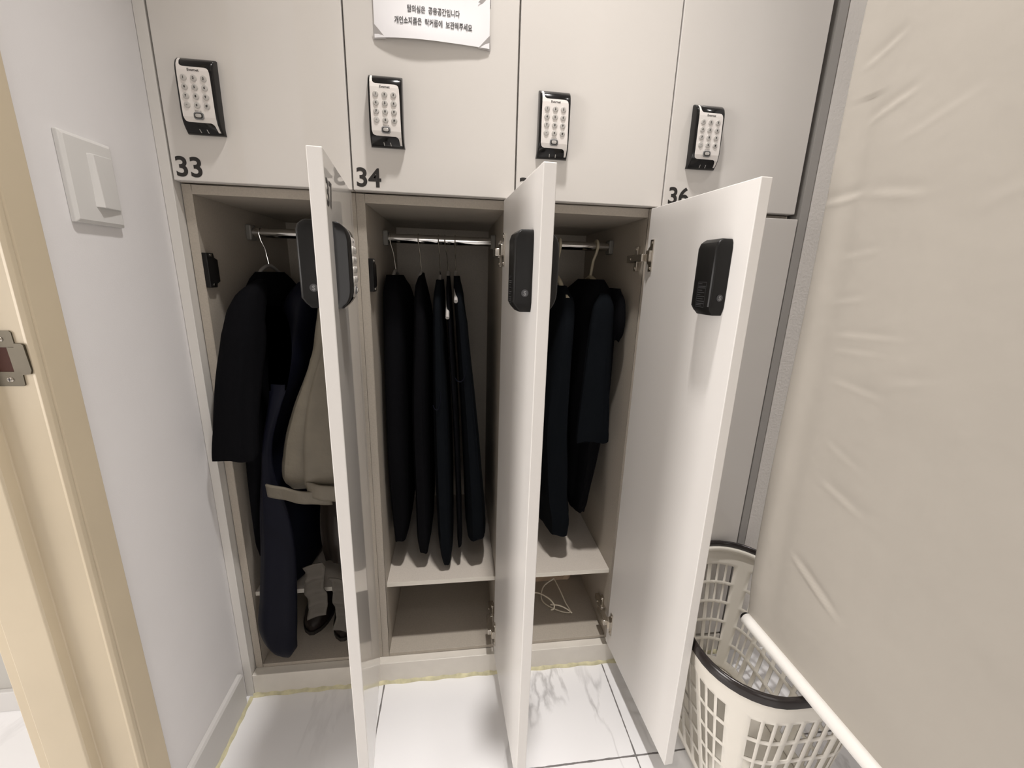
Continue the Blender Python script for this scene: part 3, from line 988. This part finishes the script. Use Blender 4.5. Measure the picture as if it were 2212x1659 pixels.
def boot(label, x, yt):
    t = thing('boot', label, 'boot', (x, yt + .12, -1.0795), group='pair of boots in the left locker')
    m = MB()
    rings = []
    for i in range(22):
        f = i / 21
        y = yt + .235 * f
        hw = .036 * math.sqrt(max(.02, 1 - (1 - min(1, f / .35)) ** 2)) * (1 - .22 * math.exp(-((f - .6) / .18) ** 2)) * (1 if f < .9 else .9)
        top = -1.0795 + .012 + interp([(0, .014), (.15, .038), (.35, .050), (.55, .075), (.65, .105), (1, .105)], f)
        ring = []
        for k in range(20):
            a = 2 * PI * k / 20
            ca, sa = math.cos(a), math.sin(a)
            zz = -1.0680 + (top + 1.0680) * max(0, sa) ** .7
            ring.append((x + hw * math.copysign(abs(ca) ** .8, ca), y, zz))
        rings.append(ring)
    m.rings(rings)
    m.build('upper', M['boot'], t)
    m = MB()
    so = [(x + (.039 * math.sqrt(max(0.02, 1 - (1 - min(1, f / .35)) ** 2)) * (1 - .2 * math.exp(-((f - .6) / .18) ** 2))), yt - .004 + .243 * f) for f in [i / 20 for i in range(21)]]
    so = so + [(2 * x - a, c) for a, c in so[::-1]]
    m.prism(so, 'z', -1.0792, -1.0690)
    m.build('sole', M['ink'], t)
    m = MB()
    m.rings([[(x + .034 * math.cos(a), yt + .185 + .045 * math.sin(a), z) for a in [2 * PI * k / 20 for k in range(20)]] for z in (-1.06, -1.0, -.915)])
    m.build('shaft', M['boot'], t)
boot('black ankle boot in the left locker, the left one of the pair', .103, .100)
boot('black ankle boot in the left locker, the right one of the pair', .188, .072)

# --- locker 38: five black dresses on thin hangers
G = 'black dresses in the middle open locker'
H2 = 'wire hook hangers in the middle open locker'
DR = [
 ('black dress', 'wide black dress leftmost on the rod beside the latch plate', .327, .012, M['cloth_black'],
  [(-.150, .324, .352, .14, .30), (-.18, .321, .366, .09, .36), (-.24, .3185, .378, .075, .39), (-.40, .3175, .370, .06, .40), (-.60, .3175, .369, .055, .40), (-.74, .321, .366, .07, .39), (-.80, .326, .358, .075, .38)], (.3155, .40), .03),
 ('narrow dress', 'narrow sleeveless black dress on the second hanger from left', .394, .006, M['cloth_black'],
  [(-.143, .399, .407, .20, .24), (-.165, .394, .412, .10, .26), (-.20, .391, .418, .07, .30), (-.25, .389, .424, .06, .33), (-.45, .379, .420, .055, .36), (-.70, .380, .421, .06, .36), (-.80, .381, .419, .065, .35), (-.835, .386, .413, .075, .34)], None, .0),
 ('long dress', 'long blue-black dress at the centre, the longest on the rod', .442, .004, M['cloth_teal'],
  [(-.158, .438, .454, .12, .30), (-.19, .434, .456, .06, .34), (-.25, .431, .458, .05, .36), (-.45, .429, .468, .045, .37), (-.65, .431, .474, .045, .37), (-.80, .436, .475, .050, .36), (-.845, .440, .474, .058, .35), (-.866, .446, .470, .07, .34)], None, .0),
 ('close dress', 'slim black dress with pale hanger arm showing, right of the longest dress', .456, .010, M['cloth_black'],
  [(-.148, .462, .470, .16, .28), (-.18, .462, .473, .07, .34), (-.25, .464, .477, .060, .36), (-.50, .476, .490, .060, .37), (-.70, .482, .496, .062, .37), (-.815, .485, .499, .07, .36)], None, .0),
 ('flared dress', 'flared black dress rightmost on the rod in the middle locker', .482, .002, M['cloth_teal'],
  [(-.148, .479, .494, .13, .30), (-.18, .479, .501, .06, .36), (-.25, .483, .511, .05, .38), (-.45, .494, .532, .05, .39), (-.62, .502, .548, .05, .39), (-.76, .507, .560, .055, .39), (-.795, .509, .561, .06, .38)], None, .0),
]
HL = ['thin wire hook hanger at the left end of the rod by locker latch', 'thin wire hook hanger of the narrow sleeveless dress', 'thin wire hook hanger of the longest centre dress',
      'thin wire hook hanger of the slim dress right of centre', 'thin wire hook hanger of the flared rightmost dress']
for i, (nm, lb, x, ln, mt, keys, cl, _) in enumerate(DR):
    wire_hanger('clothes_hanger', HL[i], x, -.140 if i != 2 else -.150, M['hanger_grey'], H2, lean=ln, yf=.09 if i not in (3, 4) else .045, yb=.35, arm_drop=.06 if i != 3 else .095)
    t = thing('dress', lb, 'dress', (x, .2, keys[0][0]), group=G)
    garment_mb(keys, fold=.0018, ph=1.3 * i, freq=6 + i, clampx=cl, clampy=(.038, .44), nz=50, expo=3.6).build('dress_body', mt, t)
    if i in (2, 4):                            # thin edge of an armhole, hanging open at the front
        yy = .036
        cx, cz, rx, rz = ((.440, -.405, .010, .035), (.492, -.345, .014, .030))[0 if i == 2 else 1]
        m = MB(); m.tube([(cx + rx * math.cos(a), yy + .006, cz + rz * math.sin(a)) for a in [-2.4 + 2.6 * k / 14 for k in range(15)]], .0011, 6)
        m.build('armhole_edge', M['cloth_navy'], t)

# --- locker 39: a coat and another garment on cream hangers
H3 = 'cream plastic hangers in the right open locker'
for x, ln, lb in ((.744, -.006, 'cream plastic hanger half hidden by the open door 38'), (.842, -.012, 'cream plastic hanger holding the black coat in the right open locker')):
    wire_hanger('clothes_hanger', lb, x, -.142, M['hanger_cream'], H3, hook_mat=M['hanger_cream'], thick=.0036, body_r=.006, lean=ln, yf=.09, yb=.36, arm_drop=.05)
t = thing('coat', 'black coat with one sleeve in front in the right open locker', 'coat', (.82, .2, -.15))
garment_mb([(-.146, .806, .842, .12, .28), (-.17, .785, .858, .09, .33), (-.21, .768, .868, .075, .36), (-.28, .768, .872, .065, .38), (-.45, .775, .868, .065, .38), (-.60, .785, .850, .07, .37), (-.72, .790, .835, .08, .36), (-.75, .795, .83, .09, .35)],
           fold=.004, ph=.3, clampx=(.745, .8785)).build('coat_body', M['cloth_black'], t)
garment_mb([(-.176, .806, .826, .060, .074), (-.186, .798, .832, .052, .074), (-.205, .790, .838, .046, .072), (-.25, .784, .838, .042, .068), (-.38, .776, .840, .036, .064), (-.50, .769, .848, .034, .064), (-.525, .769, .850, .035, .062)],
           fold=.0015, ph=.9, freq=5, expo=2.4).build('sleeve', M['cloth_teal'], t)
garment_mb([(-.165, .846, .860, .07, .14), (-.19, .842, .871, .055, .15), (-.235, .842, .876, .05, .15), (-.265, .846, .874, .055, .14), (-.285, .852, .868, .07, .12)],
           fold=.001, ph=.9, freq=5, expo=2.2).build('hood', M['cloth_black'], t)
t = thing('dress', 'blue-black garment in the right open locker, mostly behind door 38', 'dress', (.72, .2, -.16))
garment_mb([(-.163, .726, .752, .13, .29), (-.20, .712, .764, .07, .35), (-.35, .695, .764, .055, .38), (-.50, .682, .768, .055, .39), (-.62, .690, .778, .06, .38), (-.70, .700, .782, .065, .37), (-.76, .712, .790, .065, .36), (-.80, .716, .788, .07, .35)],
           fold=.004, ph=2.2, clampx=(.62, .80), clampy=(.04, .43)).build('dress_body', M['cloth_teal'], t)

# --- things under the shelf of locker 39
t = thing('paper_bag', 'crumpled tan paper bag at the back under the right locker shelf', 'bag', (.78, .30, -1.0795))
m = MB()
rings = []
random.seed(5)
for z, k in ((-1.0790, .94), (-1.05, 1.0), (-1.01, .98), (-.965, .93), (-.925, .82)):
    ring = []
    for j in range(24):
        a = 2 * PI * j / 24
        ca, sa = math.cos(a), math.sin(a)
        ring.append((.775 + .085 * k * math.copysign(abs(ca) ** .5, ca) + random.uniform(-.004, .004), .300 + .07 * k * math.copysign(abs(sa) ** .5, sa) + random.uniform(-.004, .004), z + (random.uniform(-.004, .004) if z > -1.07 else 0)))
    rings.append(ring)
m.rings(rings, smooth=False)
m.build('bag_body', M['bag'], t)
m = MB(); m.tube(cpath([(.745, .245, -.935), (.755, .225, -.915), (.785, .222, -.912), (.80, .243, -.935)], 6), .002, 8); m.build('bag_handle', M['bag'], t)

def loose_hanger(label, pts_hook, pts_body):
    t = thing('wire_hanger', label, 'hanger', (pts_body[0][0], pts_body[0][1], -1.0795), group='loose white wire hangers under the shelf')
    m = MB(); m.tube(cpath(pts_hook, 6), .0019, 8); m.build('hook', M['wire_white'], t)
    m = MB(); m.tube(cpath(pts_body, 6), .0019, 8); m.build('hanger_body', M['wire_white'], t)
loose_hanger('white wire hanger lying under the right locker shelf, curved hook in front',
             [(.690, .150, -1.045), (.715, .135, -1.030), (.742, .112, -1.030), (.756, .098, -1.040), (.755, .094, -1.052), (.748, .096, -1.056)],
             [(.690, .150, -1.045), (.672, .175, -1.060), (.655, .215, -1.0735), (.640, .20, -1.0735), (.650, .16, -1.0735), (.672, .15, -1.060)])
loose_hanger('white wire hanger leaning under the right locker shelf, rising to the bag',
             [(.748, .104, -1.046), (.770, .096, -1.043), (.792, .088, -1.050), (.806, .083, -1.060)],
             [(.780, .200, -1.040), (.787, .165, -1.045), (.797, .125, -1.060), (.806, .100, -1.0735), (.770, .112, -1.0735), (.735, .15, -1.0735), (.745, .19, -1.06), (.780, .200, -1.040)])
